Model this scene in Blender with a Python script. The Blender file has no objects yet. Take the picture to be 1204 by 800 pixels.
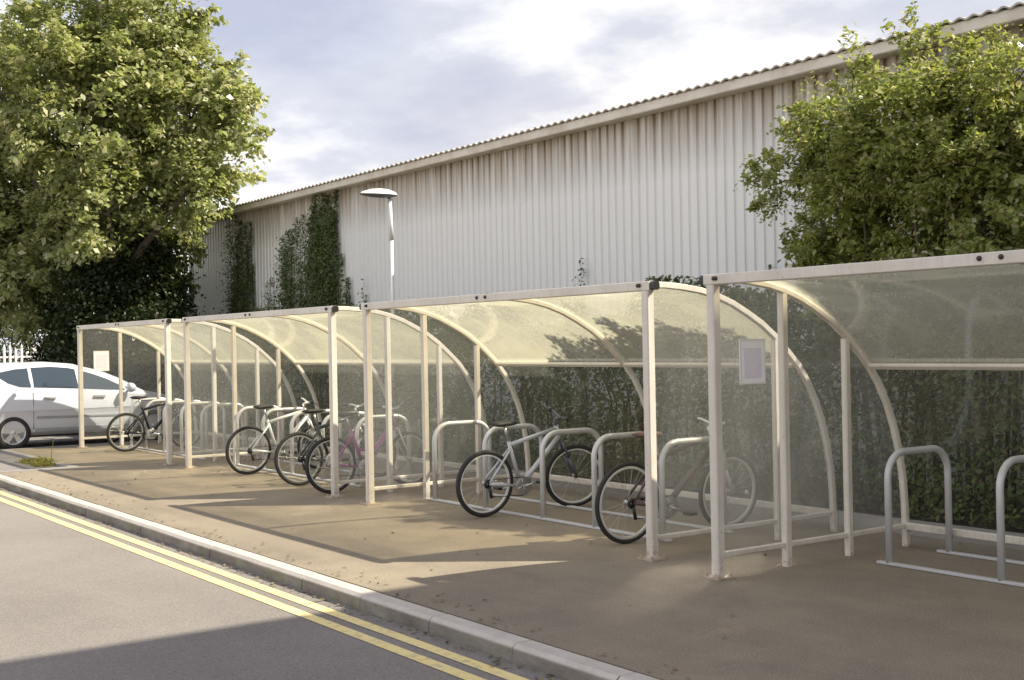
import bpy, math, random
import numpy as np
from mathutils import Vector, Matrix

random.seed(11)
RNG = np.random.default_rng(11)
S = bpy.context.scene
COL = S.collection
R = math.radians
PI = math.pi

# ------------------------------------------------------------------ mesh helpers
class MB:
    """collects shapes, then links them as ONE mesh object"""
    def __init__(self):
        self.v, self.f, self.s = [], [], []
    def add(self, verts, faces, smooth=False):
        n = len(self.v)
        self.v += [tuple(p) for p in verts]
        self.f += [tuple(n + i for i in q) for q in faces]
        self.s += [smooth] * len(faces)
        return self
    def box(self, x0, y0, z0, x1, y1, z1):
        v = [(x0,y0,z0),(x1,y0,z0),(x1,y1,z0),(x0,y1,z0),(x0,y0,z1),(x1,y0,z1),(x1,y1,z1),(x0,y1,z1)]
        return self.add(v, [(0,3,2,1),(4,5,6,7),(0,1,5,4),(1,2,6,5),(2,3,7,6),(3,0,4,7)])
    def prism(self, poly, z0, z1):
        n = len(poly)
        v = [(x,y,z0) for x,y in poly] + [(x,y,z1) for x,y in poly]
        f = [tuple(range(n-1,-1,-1)), tuple(range(n,2*n))] + [(i,(i+1)%n,n+(i+1)%n,n+i) for i in range(n)]
        return self.add(v, f)
    def sweep(self, path, prof, ref, cap=True, smooth=False):
        """a closed 2-D profile (a along ref, b along tangent x ref) carried along a path"""
        path = [Vector(p) for p in path]; ref = Vector(ref).normalized(); n = len(prof); m = len(path)
        v, f = [], []
        for i, p in enumerate(path):
            t = (path[min(i+1,m-1)] - path[max(i-1,0)]).normalized()
            o = t.cross(ref).normalized()
            k = 1.0
            if 0 < i < m-1:
                a = (path[i]-path[i-1]).normalized(); b = (path[i+1]-path[i]).normalized()
                k = 1.0 / max(.5, math.cos(a.angle(b)/2))
            v += [p + ref*a + o*b*k for a, b in prof]
        for i in range(m-1):
            for j in range(n):
                f.append((i*n+j, i*n+(j+1)%n, (i+1)*n+(j+1)%n, (i+1)*n+j))
        if cap:
            f += [tuple(range(n-1,-1,-1)), tuple(range((m-1)*n, m*n))]
        return self.add(v, f, smooth)
    def bar(self, a, b, w, h, ref, ch=.006):
        return self.sweep([a, b], rect(w, h, ch), ref)
    def tube(self, path, r, seg=10, cap=True, r2=None):
        path = [Vector(p) for p in path]; m = len(path)
        v, f = [], []; nrm = None
        for i, p in enumerate(path):
            t = (path[min(i+1,m-1)] - path[max(i-1,0)]).normalized()
            if nrm is None:
                nrm = t.orthogonal().normalized()
            nrm = (nrm - t*nrm.dot(t)).normalized()
            bn = t.cross(nrm)
            rr = r if r2 is None else r + (r2-r)*i/(m-1)
            v += [p + (nrm*math.cos(2*PI*k/seg) + bn*math.sin(2*PI*k/seg))*rr for k in range(seg)]
        for i in range(m-1):
            for j in range(seg):
                f.append((i*seg+j, i*seg+(j+1)%seg, (i+1)*seg+(j+1)%seg, (i+1)*seg+j))
        self.add(v, f, True)
        if cap:
            n = len(self.v) - len(v)
            self.f += [tuple(n+k for k in range(seg-1,-1,-1)), tuple(n+(m-1)*seg+k for k in range(seg))]
            self.s += [False, False]
        return self
    def ring(self, c, axis, R_, r, seg=40, sec=10):
        """a torus"""
        c = Vector(c); ax = Vector(axis).normalized(); a = ax.orthogonal().normalized(); b = ax.cross(a)
        v, f = [], []
        for i in range(seg):
            d = a*math.cos(2*PI*i/seg) + b*math.sin(2*PI*i/seg)
            v += [c + d*(R_ + r*math.cos(2*PI*k/sec)) + ax*(r*math.sin(2*PI*k/sec)) for k in range(sec)]
        for i in range(seg):
            for k in range(sec):
                f.append((i*sec+k, ((i+1)%seg)*sec+k, ((i+1)%seg)*sec+(k+1)%sec, i*sec+(k+1)%sec))
        return self.add(v, f, True)
    def lathe(self, c, axis, prof, seg=24, smooth=True):
        """profile of (radius, height along axis)"""
        c = Vector(c); ax = Vector(axis).normalized(); a = ax.orthogonal().normalized(); b = ax.cross(a)
        v, f = [], []; m = len(prof)
        for i in range(seg):
            d = a*math.cos(2*PI*i/seg) + b*math.sin(2*PI*i/seg)
            v += [c + d*q[0] + ax*q[1] for q in prof]
        for i in range(seg):
            for k in range(m-1):
                f.append((i*m+k, ((i+1)%seg)*m+k, ((i+1)%seg)*m+k+1, i*m+k+1))
        return self.add(v, f, smooth)
    def build(self, name, m, parent=None):
        me = bpy.data.meshes.new(name)
        me.from_pydata(self.v, [], self.f)
        me.polygons.foreach_set('use_smooth', self.s)
        me.materials.append(m); me.update()
        o = bpy.data.objects.new(name, me); COL.objects.link(o)
        if parent is not None: o.parent = parent
        return o

def rect(w, h, ch=.006):
    a, b = w/2, h/2
    return [(-a+ch,-b),(a-ch,-b),(a,-b+ch),(a,b-ch),(a-ch,b),(-a+ch,b),(-a,b-ch),(-a,-b+ch)]

def tag(o, label=None, cat=None, group=None, kind=None):
    if label: o['label'] = label
    if cat: o['category'] = cat
    if group: o['group'] = group
    if kind: o['kind'] = kind
    return o

def thing(name, loc, label, cat, group=None, rz=0.0):
    o = bpy.data.objects.new(name, None); COL.objects.link(o)
    o.location = loc; o.rotation_euler = (0, 0, rz); o.empty_display_size = .2
    return tag(o, label, cat, group)

# ------------------------------------------------------------------ materials
def nodes(name):
    m = bpy.data.materials.new(name); m.use_nodes = True
    t = m.node_tree; t.nodes.clear()
    out = t.nodes.new('ShaderNodeOutputMaterial')
    def N(kind, **kw):
        n = t.nodes.new('ShaderNode' + kind)
        for k, val in kw.items():
            if k.startswith('_'): setattr(n, k[1:], val)
            else:
                key = int(k[1:]) if k[0] == 'i' and k[1:].isdigit() else k.replace('__', ' ')
                if hasattr(val, 'is_output'): t.links.new(val, n.inputs[key])
                else: n.inputs[key].default_value = val
        return n
    return m, t, N, out

def rgba(c): return (c[0], c[1], c[2], 1.0)

def noise(N, coord, scale, detail=4.0, rough=.55, stretch=None):
    if stretch:
        coord = N('Mapping', i0=coord, Scale=stretch).outputs[0]
    return N('TexNoise', Vector=coord, Scale=scale, Detail=detail, Roughness=rough).outputs[0]

def ramp(N, fac, stops):
    r = N('ValToRGB', i0=fac); e = r.color_ramp.elements
    while len(e) < len(stops): e.new(.5)
    for k, (p, c) in enumerate(stops):
        e[k].position = p
        e[k].color = rgba(c) if isinstance(c, (tuple, list)) else (c, c, c, 1)
    return r.outputs[0]

def mixc(N, fac, a, b, mode='MIX'):
    n = N('MixRGB', _blend_type=mode)
    t = n.id_data
    for key, val in ((0, fac), (1, a), (2, b)):
        if hasattr(val, 'is_output'): t.links.new(val, n.inputs[key])
        else: n.inputs[key].default_value = val if key == 0 else rgba(val)
    return n.outputs[0]

def plain(name, c, rough=.5, metal=0.0, dirt=.18, scale=6.0, spec=.5, bump=0.0, dirtc=None):
    m, t, N, out = nodes(name)
    co = N('TexCoord').outputs['Object']
    d = ramp(N, noise(N, co, scale, 6, .65), [(.42, 0.0), (.72, 1.0)])
    dc = dirtc or tuple(x*.55 for x in c)
    d2 = N('Math', _operation='MULTIPLY', i0=d, i1=dirt).outputs[0]
    col = mixc(N, d2, c, dc)
    p = N('BsdfPrincipled', Base__Color=col, Roughness=rough, Metallic=metal)
    p.inputs['Specular IOR Level'].default_value = spec
    if bump:
        b = N('Bump', Height=noise(N, co, scale*8, 3), Strength=bump, Distance=.01)
        t.links.new(b.outputs[0], p.inputs['Normal'])
    t.links.new(p.outputs[0], out.inputs[0])
    return m

def asphalt(name, base, pale, dark, patch=.35, wear=.5, crack=True):
    m, t, N, out = nodes(name)
    g = N('NewGeometry').outputs['Position']
    big = ramp(N, noise(N, g, patch, 5, .6), [(.36, 0.0), (.66, 1.0)])
    mid = ramp(N, noise(N, g, 2.3, 6, .65), [(.4, 0.0), (.75, 1.0)])
    streak = ramp(N, noise(N, g, 1.1, 5, .6, (.35, 1.6, 1)), [(.45, 0.0), (.7, 1.0)])
    grain = ramp(N, noise(N, g, 85, 3, .7), [(.3, 0.0), (.7, 1.0)])
    speck = ramp(N, N('TexVoronoi', Vector=g, Scale=55).outputs['Distance'], [(.08, 1.0), (.2, 0.0)])
    c = mixc(N, big, base, pale)
    c = mixc(N, N('Math', _operation='MULTIPLY', i0=mid, i1=wear).outputs[0], c, dark)
    c = mixc(N, N('Math', _operation='MULTIPLY', i0=streak, i1=.45).outputs[0], c, pale)
    c = mixc(N, .45, c, mixc(N, grain, tuple(x*.5 for x in dark), tuple(x*1.25 for x in pale)))
    c = mixc(N, N('Math', _operation='MULTIPLY', i0=speck, i1=.42).outputs[0], c, tuple(min(.6, x*1.9) for x in pale))
    if crack:
        wob = N('VectorMath', _operation='ADD', i0=g, i1=N('TexNoise', Vector=g, Scale=1.7, Detail=4.0).outputs[1]).outputs[0]
        cr = ramp(N, N('TexVoronoi', _feature='DISTANCE_TO_EDGE', Vector=wob, Scale=.42).outputs['Distance'], [(.002, 1.0), (.008, 0.0)])
        msk = ramp(N, noise(N, g, .6, 2), [(.5, 0.0), (.58, 1.0)])
        c = mixc(N, N('Math', _operation='MULTIPLY', i0=cr, i1=N('Math', _operation='MULTIPLY', i0=msk, i1=.75).outputs[0]).outputs[0], c, tuple(x*.35 for x in dark))
    b = N('Bump', Height=noise(N, g, 120, 3, .7), Strength=.6, Distance=.012)
    p = N('BsdfPrincipled', Base__Color=c, Roughness=.85, Normal=b.outputs[0])
    p.inputs['Specular IOR Level'].default_value = .3
    t.links.new(p.outputs[0], out.inputs[0])
    return m

def leafy(name, lo, hi, odd, oddamt=.12, trans=.35, spec=.5):
    """leaf colour varies from leaf to leaf (random per island)"""
    m, t, N, out = nodes(name)
    geo = N('NewGeometry')
    rnd = geo.outputs['Random Per Island']
    r2 = N('Math', _operation='FRACT', i0=N('Math', _operation='MULTIPLY', i0=rnd, i1=37.7).outputs[0]).outputs[0]
    c = mixc(N, rnd, lo, hi)
    sel = N('Math', _operation='LESS_THAN', i0=r2, i1=oddamt).outputs[0]
    c = mixc(N, sel, c, odd)
    p = N('BsdfPrincipled', Base__Color=c, Roughness=.4 if spec > .3 else .6)
    p.inputs['Specular IOR Level'].default_value = spec
    tr = N('BsdfTranslucent', Color=mixc(N, .5, c, mixc(N, 1.0, c, (1.4, 1.45, .7), 'MULTIPLY')))
    mx = N('MixShader', i0=trans, i1=p.outputs[0], i2=tr.outputs[0])
    t.links.new(mx.outputs[0], out.inputs[0])
    return m

def sheet(name, tint, milk, milkc, gloss=.08, grime=.3, grimec=(.25, .23, .12), gscale=1.6, rough=.09):
    """thin polycarbonate sheet: clear part, milky scattering part, gloss, grime"""
    m, t, N, out = nodes(name)
    co = N('NewGeometry').outputs['Position']
    d = ramp(N, noise(N, co, gscale, 6, .65), [(.42, 0.0), (.75, 1.0)])
    fine = ramp(N, noise(N, co, 9, 5, .7, (1, 1, .25)), [(.4, 0.0), (.8, 1.0)])
    dm = N('Math', _operation='MULTIPLY', i0=d, i1=grime).outputs[0]
    tr = N('BsdfTransparent', Color=rgba(tint))
    mc = mixc(N, dm, milkc, grimec)
    tl = N('BsdfTranslucent', Color=mc)
    df = N('BsdfDiffuse', Color=mc)
    scat = N('MixShader', i0=.16, i1=tl.outputs[0], i2=df.outputs[0])
    f = N('Math', _operation='MULTIPLY_ADD', i0=fine, i1=milk*.14, i2=milk*.93)
    f2 = N('Math', _operation='MULTIPLY_ADD', i0=dm, i1=.5, i2=f.outputs[0], _use_clamp=True)
    a = N('MixShader', i0=f2.outputs[0], i1=tr.outputs[0], i2=scat.outputs[0])
    gl = N('BsdfGlossy', Color=(1, 1, 1, 1), Roughness=rough)
    lw = N('LayerWeight', Blend=.35)
    fr = N('Math', _operation='MULTIPLY_ADD', i0=lw.outputs[0], i1=gloss*5, i2=gloss*.08, _use_clamp=True)
    b = N('MixShader', i0=fr.outputs[0], i1=a.outputs[0], i2=gl.outputs[0])
    t.links.new(b.outputs[0], out.inputs[0])
    return m

M = {}
def creampaint():
    m, t, N, out = nodes('cream_paint')
    co = N('TexCoord').outputs['Object']; z = N('SeparateXYZ', i0=co).outputs[2]
    d = ramp(N, noise(N, co, 4, 6, .7), [(.42, 0.0), (.75, .4)])
    c = mixc(N, d, (.64, .595, .51), (.40, .35, .28))
    run = ramp(N, noise(N, co, 22, 4, .6, (1, 1, .08)), [(.5, 0.0), (.75, .3)])
    c = mixc(N, run, c, (.34, .28, .20))
    foot = N('MapRange', Value=z, From__Min=.20, From__Max=.0)
    rs = N('Math', _operation='MULTIPLY', i0=foot.outputs[0], i1=ramp(N, noise(N, co, 16, 6, .7), [(.48, 0.0), (.68, .9)])).outputs[0]
    chip = ramp(N, noise(N, co, 38, 3, .5), [(.70, 0.0), (.74, .7)])
    c = mixc(N, rs, c, (.22, .10, .045))
    c = mixc(N, chip, c, (.25, .15, .09))
    p = N('BsdfPrincipled', Base__Color=c, Roughness=.42)
    t.links.new(p.outputs[0], out.inputs[0])
    return m
M['cream'] = creampaint()
M['cap'] = plain('black_plastic', (.015, .015, .015), .4, 0, .1)
M['bolt'] = plain('bolt_steel', (.05, .045, .04), .45, .6)
M['galv'] = plain('galvanised_steel', (.56, .56, .55), .42, .25, .25, 14, dirtc=(.36, .35, .33))
M['rust'] = plain('rusty_plate', (.45, .38, .29), .65, .1, .6, 30, dirtc=(.2, .09, .04))
M['roofsheet'] = sheet('smoky_roof_sheet', (.94, .90, .74), .34, (.95, .91, .70), .06, .50, (.44, .42, .20), 1.3)  # green mottling: roof grime, with shrub shade put into the colour
M['clear'] = sheet('clear_side_sheet', (.94, .95, .94), .135, (.90, .89, .85), .30, .16, (.45, .44, .36), 2.2, .16)
M['backsheet'] = sheet('clear_back_sheet', (.92, .94, .90), .05, (.70, .70, .60), .03, .05, (.35, .36, .25), 1.8)
M['paper'] = plain('white_paper', (.88, .87, .87), .6, 0, .12, 9, dirtc=(.6, .56, .66))
M['print'] = plain('faded_print', (.76, .71, .77), .6, 0, .5, 26, dirtc=(.60, .56, .62))
M['tapeedge'] = plain('plastic_sleeve', (.72, .70, .66), .25, 0, .1)
M['road'] = asphalt('road_asphalt', (.195, .175, .155), (.275, .25, .22), (.125, .114, .104), .3, .35, False)
M['pave'] = asphalt('pavement_asphalt', (.19, .16, .122), (.335, .28, .20), (.10, .085, .07), .5, .6, False)
M['carpark'] = asphalt('car_park_asphalt', (.20, .19, .175), (.26, .24, .22), (.14, .13, .12), .4, .3, False)
M['soil'] = asphalt('bare_soil', (.06, .045, .03), (.10, .075, .05), (.03, .022, .015), 1.2, .6, False)
def kerbstone():
    m, t, N, out = nodes('kerb_concrete')
    pos = N('NewGeometry').outputs['Position']; xyz = N('SeparateXYZ', i0=pos)
    d = ramp(N, noise(N, pos, 6, 6, .65), [(.4, 0.0), (.75, .5)])
    c = mixc(N, d, (.50, .46, .40), (.30, .26, .21))
    # shade of the upright face put into the colour, with road dirt and moss
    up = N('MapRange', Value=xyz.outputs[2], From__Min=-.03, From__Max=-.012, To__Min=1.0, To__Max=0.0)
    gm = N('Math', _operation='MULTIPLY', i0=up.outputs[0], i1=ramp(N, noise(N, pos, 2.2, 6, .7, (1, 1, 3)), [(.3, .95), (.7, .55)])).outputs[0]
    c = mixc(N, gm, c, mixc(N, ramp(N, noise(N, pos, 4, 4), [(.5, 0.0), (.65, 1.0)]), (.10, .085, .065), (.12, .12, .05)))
    b = N('Bump', Height=noise(N, pos, 60, 4), Strength=.3, Distance=.01)
    p = N('BsdfPrincipled', Base__Color=c, Roughness=.85, Normal=b.outputs[0])
    t.links.new(p.outputs[0], out.inputs[0])
    return m
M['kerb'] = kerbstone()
M['kerbline'] = plain('kerb_dirt', (.10, .08, .06), .9, 0, .4, 12, bump=.4)
M['edging'] = plain('edging_concrete', (.29, .27, .245), .85, 0, .4, 6, bump=.3)
M['brick'] = plain('red_brick', (.28, .15, .10), .8, 0, .4, 6, bump=.4)
M['winframe'] = plain('window_frame_white', (.7, .7, .68), .4)
M['winglass'] = plain('window_glass_dark', (.03, .035, .04), .05, 0, .1)
M['white_steel'] = plain('white_painted_steel', (.66, .66, .65), .4, 0, .25)
M['lens'] = plain('lamp_lens_grey', (.12, .12, .12), .25)
M['fence'] = plain('white_fence_paint', (.76, .74, .68), .5, 0, .25, 4)
M['bark'] = plain('bark', (.11, .085, .06), .9, 0, .6, 9, bump=.8)
M['twig'] = plain('twig', (.09, .07, .045), .9, 0, .4, 9)
M['tree'] = leafy('broad_leaves', (.19, .22, .08), (.39, .415, .17), (.58, .55, .36), .15, .48)
M['bush'] = leafy('bush_leaves', (.165, .205, .05), (.37, .39, .115), (.46, .42, .25), .14, .48)
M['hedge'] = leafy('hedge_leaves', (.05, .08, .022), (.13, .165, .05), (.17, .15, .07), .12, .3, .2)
M['ivy'] = leafy('ivy_leaves', (.06, .095, .028), (.13, .17, .055), (.16, .15, .08), .12, .28, .25)
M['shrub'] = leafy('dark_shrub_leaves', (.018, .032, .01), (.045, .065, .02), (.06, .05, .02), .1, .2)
M['weed'] = leafy('weed_blades', (.16, .17, .03), (.32, .30, .07), (.3, .24, .1), .2, .35)

def yellow():
    m, t, N, out = nodes('yellow_road_paint')
    g = N('NewGeometry').outputs['Position']
    w = ramp(N, noise(N, g, 18, 8, .8), [(.50, 0.0), (.62, 1.0)])
    w2 = ramp(N, noise(N, g, 1.4, 4), [(.38, .35), (.66, .95)])
    c = mixc(N, N('Math', _operation='MULTIPLY', i0=w, i1=w2).outputs[0], (.75, .60, .24), (.28, .25, .20))
    c = mixc(N, ramp(N, noise(N, g, 3, 4), [(.4, 0.0), (.8, .35)]), c, (.72, .64, .40))
    p = N('BsdfPrincipled', Base__Color=c, Roughness=.75)
    t.links.new(p.outputs[0], out.inputs[0])
    return m
M['yellow'] = yellow()

def cladding():
    m, t, N, out = nodes('painted_steel_cladding')
    g = N('NewGeometry'); pos = g.outputs['Position']
    xyz = N('SeparateXYZ', i0=pos)
    st = noise(N, pos, 1.0, 6, .7, (7.0, 1, .22))                      # run-down streaks
    st = ramp(N, st, [(.45, 0.0), (.8, 1.0)])
    pan = ramp(N, noise(N, pos, .35, 2, .5, (1, 1, .1)), [(.35, 0.0), (.65, 1.0)])
    c = mixc(N, pan, (.745, .745, .705), (.80, .795, .75))
    c = mixc(N, N('Math', _operation='MULTIPLY', i0=st, i1=.16).outputs[0], c, (.50, .44, .36))
    # darker in the grooves between the ribs
    gr = N('MapRange', Value=xyz.outputs[1], From__Min=11.502, From__Max=11.521)
    c = mixc(N, N('Math', _operation='MULTIPLY', i0=gr.outputs[0], i1=.16).outputs[0], c, (.45, .42, .38))
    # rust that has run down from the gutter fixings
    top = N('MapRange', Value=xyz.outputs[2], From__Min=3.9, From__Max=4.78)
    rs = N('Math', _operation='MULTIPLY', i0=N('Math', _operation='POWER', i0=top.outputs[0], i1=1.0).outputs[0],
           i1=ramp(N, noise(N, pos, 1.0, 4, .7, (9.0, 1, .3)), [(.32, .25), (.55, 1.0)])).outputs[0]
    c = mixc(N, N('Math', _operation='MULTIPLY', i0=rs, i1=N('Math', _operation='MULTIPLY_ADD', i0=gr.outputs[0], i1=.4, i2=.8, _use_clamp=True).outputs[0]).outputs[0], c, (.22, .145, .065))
    p = N('BsdfPrincipled', Base__Color=c, Roughness=.45)
    t.links.new(p.outputs[0], out.inputs[0])
    return m
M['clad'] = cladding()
M['flashing'] = plain('cream_flashing', (.70, .65, .55), .5, 0, .6, 2.0, dirtc=(.38, .28, .18))
M['roofing'] = plain('weathered_roof_sheet', (.50, .46, .40), .7, 0, .5, 3, dirtc=(.2, .17, .14))

# ------------------------------------------------------------------ the setting
SUN_EL, SUN_AZ = R(44.7), R(39.3)
YK0, YK1 = 4.07, 4.215         # kerb front and back

def struct(name, mb, m):
    return tag(mb.build(name, m), kind='structure')

struct('ground', MB().add([(-500,-500,-.108),(500,-500,-.108),(500,500,-.108),(-500,500,-.108)], [(0,1,2,3)]), M['carpark'])
struct('road', MB().add([(-90,-9,-.1),(60,-9,-.1),(60,YK0+.02,-.1),(-90,YK0+.02,-.1)], [(0,1,2,3)]), M['road'])
mb = MB()
for y0, y1 in ((3.832, 3.925), (3.652, 3.745)):
    mb.add([(-90,y0,-.096),(60,y0,-.096),(60,y1,-.096),(-90,y1,-.096)], [(0,1,2,3)])
struct('road_markings', mb, M['yellow'])
mb = MB(); x = -90.0
while x < 30:
    j = random.uniform(-.004, .004); k = random.uniform(-.004, .003)
    L = .905
    prof = [(YK0+j, -.13), (YK1, -.13), (YK1, .004+k), (YK0+.035+j, .004+k), (YK0+.008+j, -.018+k)]
    n = len(prof)
    v = [(x, a, b) for a, b in prof] + [(x+L, a, b) for a, b in prof]
    mb.add(v, [tuple(range(n)), tuple(range(2*n-1, n-1, -1))] + [(i, n+i, n+(i+1)%n, (i+1)%n) for i in range(n)])
    x += .915
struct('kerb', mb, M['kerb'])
struct('kerb_joint', MB().box(-90, YK0+.02, -.14, 30, YK1+.03, -.012), M['kerbline'])
PAV = [(-18.9,YK1+.03),(14,YK1+.03),(14,9.0),(-23.2,9.0),(-23.2,5.4),(-18.9,5.4)]
struct('pavement', MB().prism(PAV, -.15, 0), M['pave'])
CP = [(-90,YK1+.03),(-19.02,YK1+.03),(-19.02,5.28),(-23.32,5.28),(-23.32,14),(-90,14)]
struct('car_park', MB().prism(CP, -.15, -.03), M['carpark'])
struct('pavement_edging', MB().prism([(-19.02,YK1+.03),(-18.903,YK1+.03),(-18.903,5.397),(-23.203,5.397),(-23.203,9.0),(-23.32,9.0),(-23.32,5.28),(-19.02,5.28)], -.15, .012), M['edging'])
struct('planting_bed', MB().prism([(-23.2,9.14),(14,9.14),(14,11.6),(-23.2,11.6)], -.15, .05), M['soil'])
struct('bed_edging', MB().prism([(-23.2,9.003),(14,9.003),(14,9.137),(-23.2,9.137)], -.15, .11), M['edging'])

# ------------------------------------------------------------------ warehouse
WX0, WX1, WY = -30.4, -.75, 11.5
wh = thing('warehouse', (-15, WY, 0), 'long low industrial building with pale ribbed steel cladding behind the cycle shelters', 'building')
wh.location = (0, 0, 0)
P = .168
mb = MB(); pts = []
x = WX0
while x < WX1:
    pts += [(x, 0), (x+.108, 0), (x+.121, .021), (x+.155, .021)]
    x += P
pts.append((WX1, 0))
v = [(px, WY+py, -.1) for px, py in pts] + [(px, WY+py, 4.9) for px, py in pts]; n = len(pts)
mb.add(v, [(i, i+1, n+i+1, n+i) for i in range(n-1)])
# end wall and back, so that the building is a body
mb.add([(WX0,WY,-.1),(WX0,36,-.1),(WX0,36,4.9),(WX0,WY,4.9)], [(0,3,2,1)])
mb.add([(WX1,WY,-.1),(WX1,36,-.1),(WX1,36,4.9),(WX1,WY,4.9)], [(0,1,2,3)])
mb.add([(WX0,36,-.1),(WX1,36,-.1),(WX1,36,4.9),(WX0,36,4.9)], [(0,1,2,3)])
mb.add([(WX0,WY,4.9),(WX0,36,4.9),(WX0,23.75,5.9)], [(0,2,1)])
mb.add([(WX1,WY,4.9),(WX1,36,4.9),(WX1,23.75,5.9)], [(0,1,2)])
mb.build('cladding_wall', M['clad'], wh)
mb = MB()
mb.sweep([(WX0-.1, 11.27, 4.90), (WX1, 11.27, 4.90)], rect(.05, .135, .012), (0, 1, 0)); mb.box(WX0-.1, 11.296, 4.84, WX1, 11.497, 4.862)
mb.build('fascia', M['flashing'], wh)
mb = MB(); xs = np.arange(WX0-.12, WX1, P/6); ph = (np.arange(len(xs)) % 6)
amp = np.array([0, .014, .026, .026, .014, 0])[ph]
rows = [(11.21, 4.975), (23.75, 5.98), (36.2, 5.0)]
vv = [(float(a), y, z+float(b)) for y, z in rows for a, b in zip(xs, amp)]
vv += [(a, y, z-.02) for a, y, z in vv]
n = len(xs); ff = []
for r_ in range(2):
    for i in range(n-1):
        a = r_*n+i
        ff.append((a, a+1, a+n+1, a+n)); ff.append((3*n+a, 3*n+a+n, 3*n+a+n+1, 3*n+a+1))
for i in range(n-1):
    ff.append((i, 3*n+i, 3*n+i+1, i+1))
mb.add(vv, ff)
mb.build('roof', M['roofing'], wh)

# ------------------------------------------------------------------ tall brick neighbour outside the picture: its shadow falls over the near end
bb = thing('brick_building', (0, 0, 0), 'tall brick building out of frame to the right whose shadow covers the near pavement', 'building')
mb = MB(); mb.box(-.6, 9.25, -.1, 13, 24, 11.0); mb.build('wall', M['brick'], bb)
mb = MB(); mb.box(-.62, 9.23, 10.9, 13.02, 24.02, 11.05); mb.build('parapet', M['edging'], bb)
for k in range(3):
    for j in range(3):
        x0 = 1.5 + j*3.6; z0 = 1.2 + k*3.2
        w = MB().box(x0, 9.2, z0, x0+1.3, 9.26, z0+1.6).build('window', M['winframe'], bb)
        MB().box(x0+.08, 9.19, z0+.08, x0+1.22, 9.215, z0+1.52).build('pane', M['winglass'], w)

# ------------------------------------------------------------------ cycle shelters
ARC = [(0,2.165),(.18,2.163),(.36,2.15),(.56,2.125),(.74,2.085),(.93,2.02),(1.1,1.94),(1.27,1.85),(1.43,1.74),(1.58,1.61),(1.72,1.48),(1.83,1.34),(1.93,1.17),(2.01,.98),(2.07,.78),(2.11,.57),(2.13,.35),(2.14,.0)]
def arc_z(y):
    for (a, za), (b, zb) in zip(ARC, ARC[1:]):
        if a <= y <= b: return za + (zb-za)*(y-a)/(b-a)
    return 0.0

def shelter(x0, y0, length, label):
    t = thing('cycle_shelter', (x0, y0, 0), label, 'cycle shelter', 'curved-roof cycle shelters along the pavement')
    L = length
    # front beam with its end caps and bolts
    bm = MB().bar((-.06, 0, 2.155), (L+.06, 0, 2.155), .075, .075, (0, 1, 0)).build('front_beam', M['cream'], t)
    for xx in (-.105, L+.06):
        MB().sweep([(xx, 0, 2.155), (xx+.045, 0, 2.155)], rect(.068, .068, .014), (0,1,0)).build('end_cap', M['cap'], bm)
    for xa in (0, L/2, L):
        for dx in (-.07, .07):
            xx = min(max(xa+dx, .05), L-.05)
            MB().lathe((xx, -.04, 2.16), (0,-1,0), [(0,.012),(.012,.012),(.016,.004),(.016,-.004)], 10).build('bolt', M['bolt'], bm)
    for xx in (0, L):
        p = MB().bar((xx, 0, 0), (xx, 0, 2.117), .075, .075, (1,0,0), .009).build('front_post', M['cream'], t)
        bp = MB().box(xx-.085, -.085, .001, xx+.085, .085, .014)
        for bx in (-.062, .062):
            for by in (-.062, .062):
                bp.lathe((xx+bx, by, .013), (0,0,1), [(0,0),(.016,0),(.016,.012),(.008,.012),(.008,.024),(0,.024)], 6, False)
        bp.build('base_plate', M['rust'], p)
        for yy, w in ((.72, .06), (1.43, .055)):
            q = MB().bar((xx, yy, 0), (xx, yy, arc_z(yy)-.03), w, w, (1,0,0), .007).build('gable_post', M['cream'], t)
        MB().bar((xx, .0375, .165), (xx, 2.10, .165), .035, .04, (1,0,0)).build('gable_rail', M['cream'], t)
        ys = [.04, .69, .75, 1.40, 1.46, 2.10]
        for a, b in ((.04, .69), (.75, 1.402), (1.458, 2.10)):
            yy = np.linspace(a, b, 10)
            zt = [max(.19, arc_z(float(k))-.025) for k in yy]
            v = [(xx, float(k), .186) for k in yy] + [(xx, float(k), z) for k, z in zip(yy, zt)]
            MB().add(v, [(i, i+1, 11+i, 10+i) for i in range(9)]).build('side_panel', M['clear'], t)
    for xx in (0, L/2, L):
        path = [(xx, y, z) for y, z in ARC]
        path[0] = (xx, .0385, 2.165)
        MB().sweep(path, rect(.05, .05, .006), (1,0,0)).build('arch', M['cream'], t)
    # curved sheets between the arches
    for k in range(2):
        xa, xb = k*L/2+.026, (k+1)*L/2-.026
        A = [(y, z+.012) for y, z in ARC if z > 1.49]; A[0] = (.0385, 2.18)
        A.append((1.715, 1.496))
        n = len(A)
        v = [(xa, y, z) for y, z in A] + [(xb, y, z) for y, z in A]
        MB().add(v, [(i, n+i, n+i+1, i+1) for i in range(n-1)], True).build('roof_panel', M['roofsheet'], t)
        A = [(1.728, 1.47)] + [(y, z+.006) for y, z in ARC if .17 < z < 1.46] + [(2.138, .19)]
        n = len(A)
        v = [(xa, y, z) for y, z in A] + [(xb, y, z) for y, z in A]
        MB().add(v, [(i, n+i, n+i+1, i+1) for i in range(n-1)], True).build('back_panel', M['backsheet'], t)
        MB().bar((xa, 1.69, 1.485), (xb, 1.69, 1.485), .035, .045, (0,.7,.7)).build('purlin', M['cream'], t)
        MB().bar((xa, 2.125, .165), (xb, 2.125, .165), .04, .06, (0,1,0)).build('back_rail', M['cream'], t)
    return t

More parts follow.
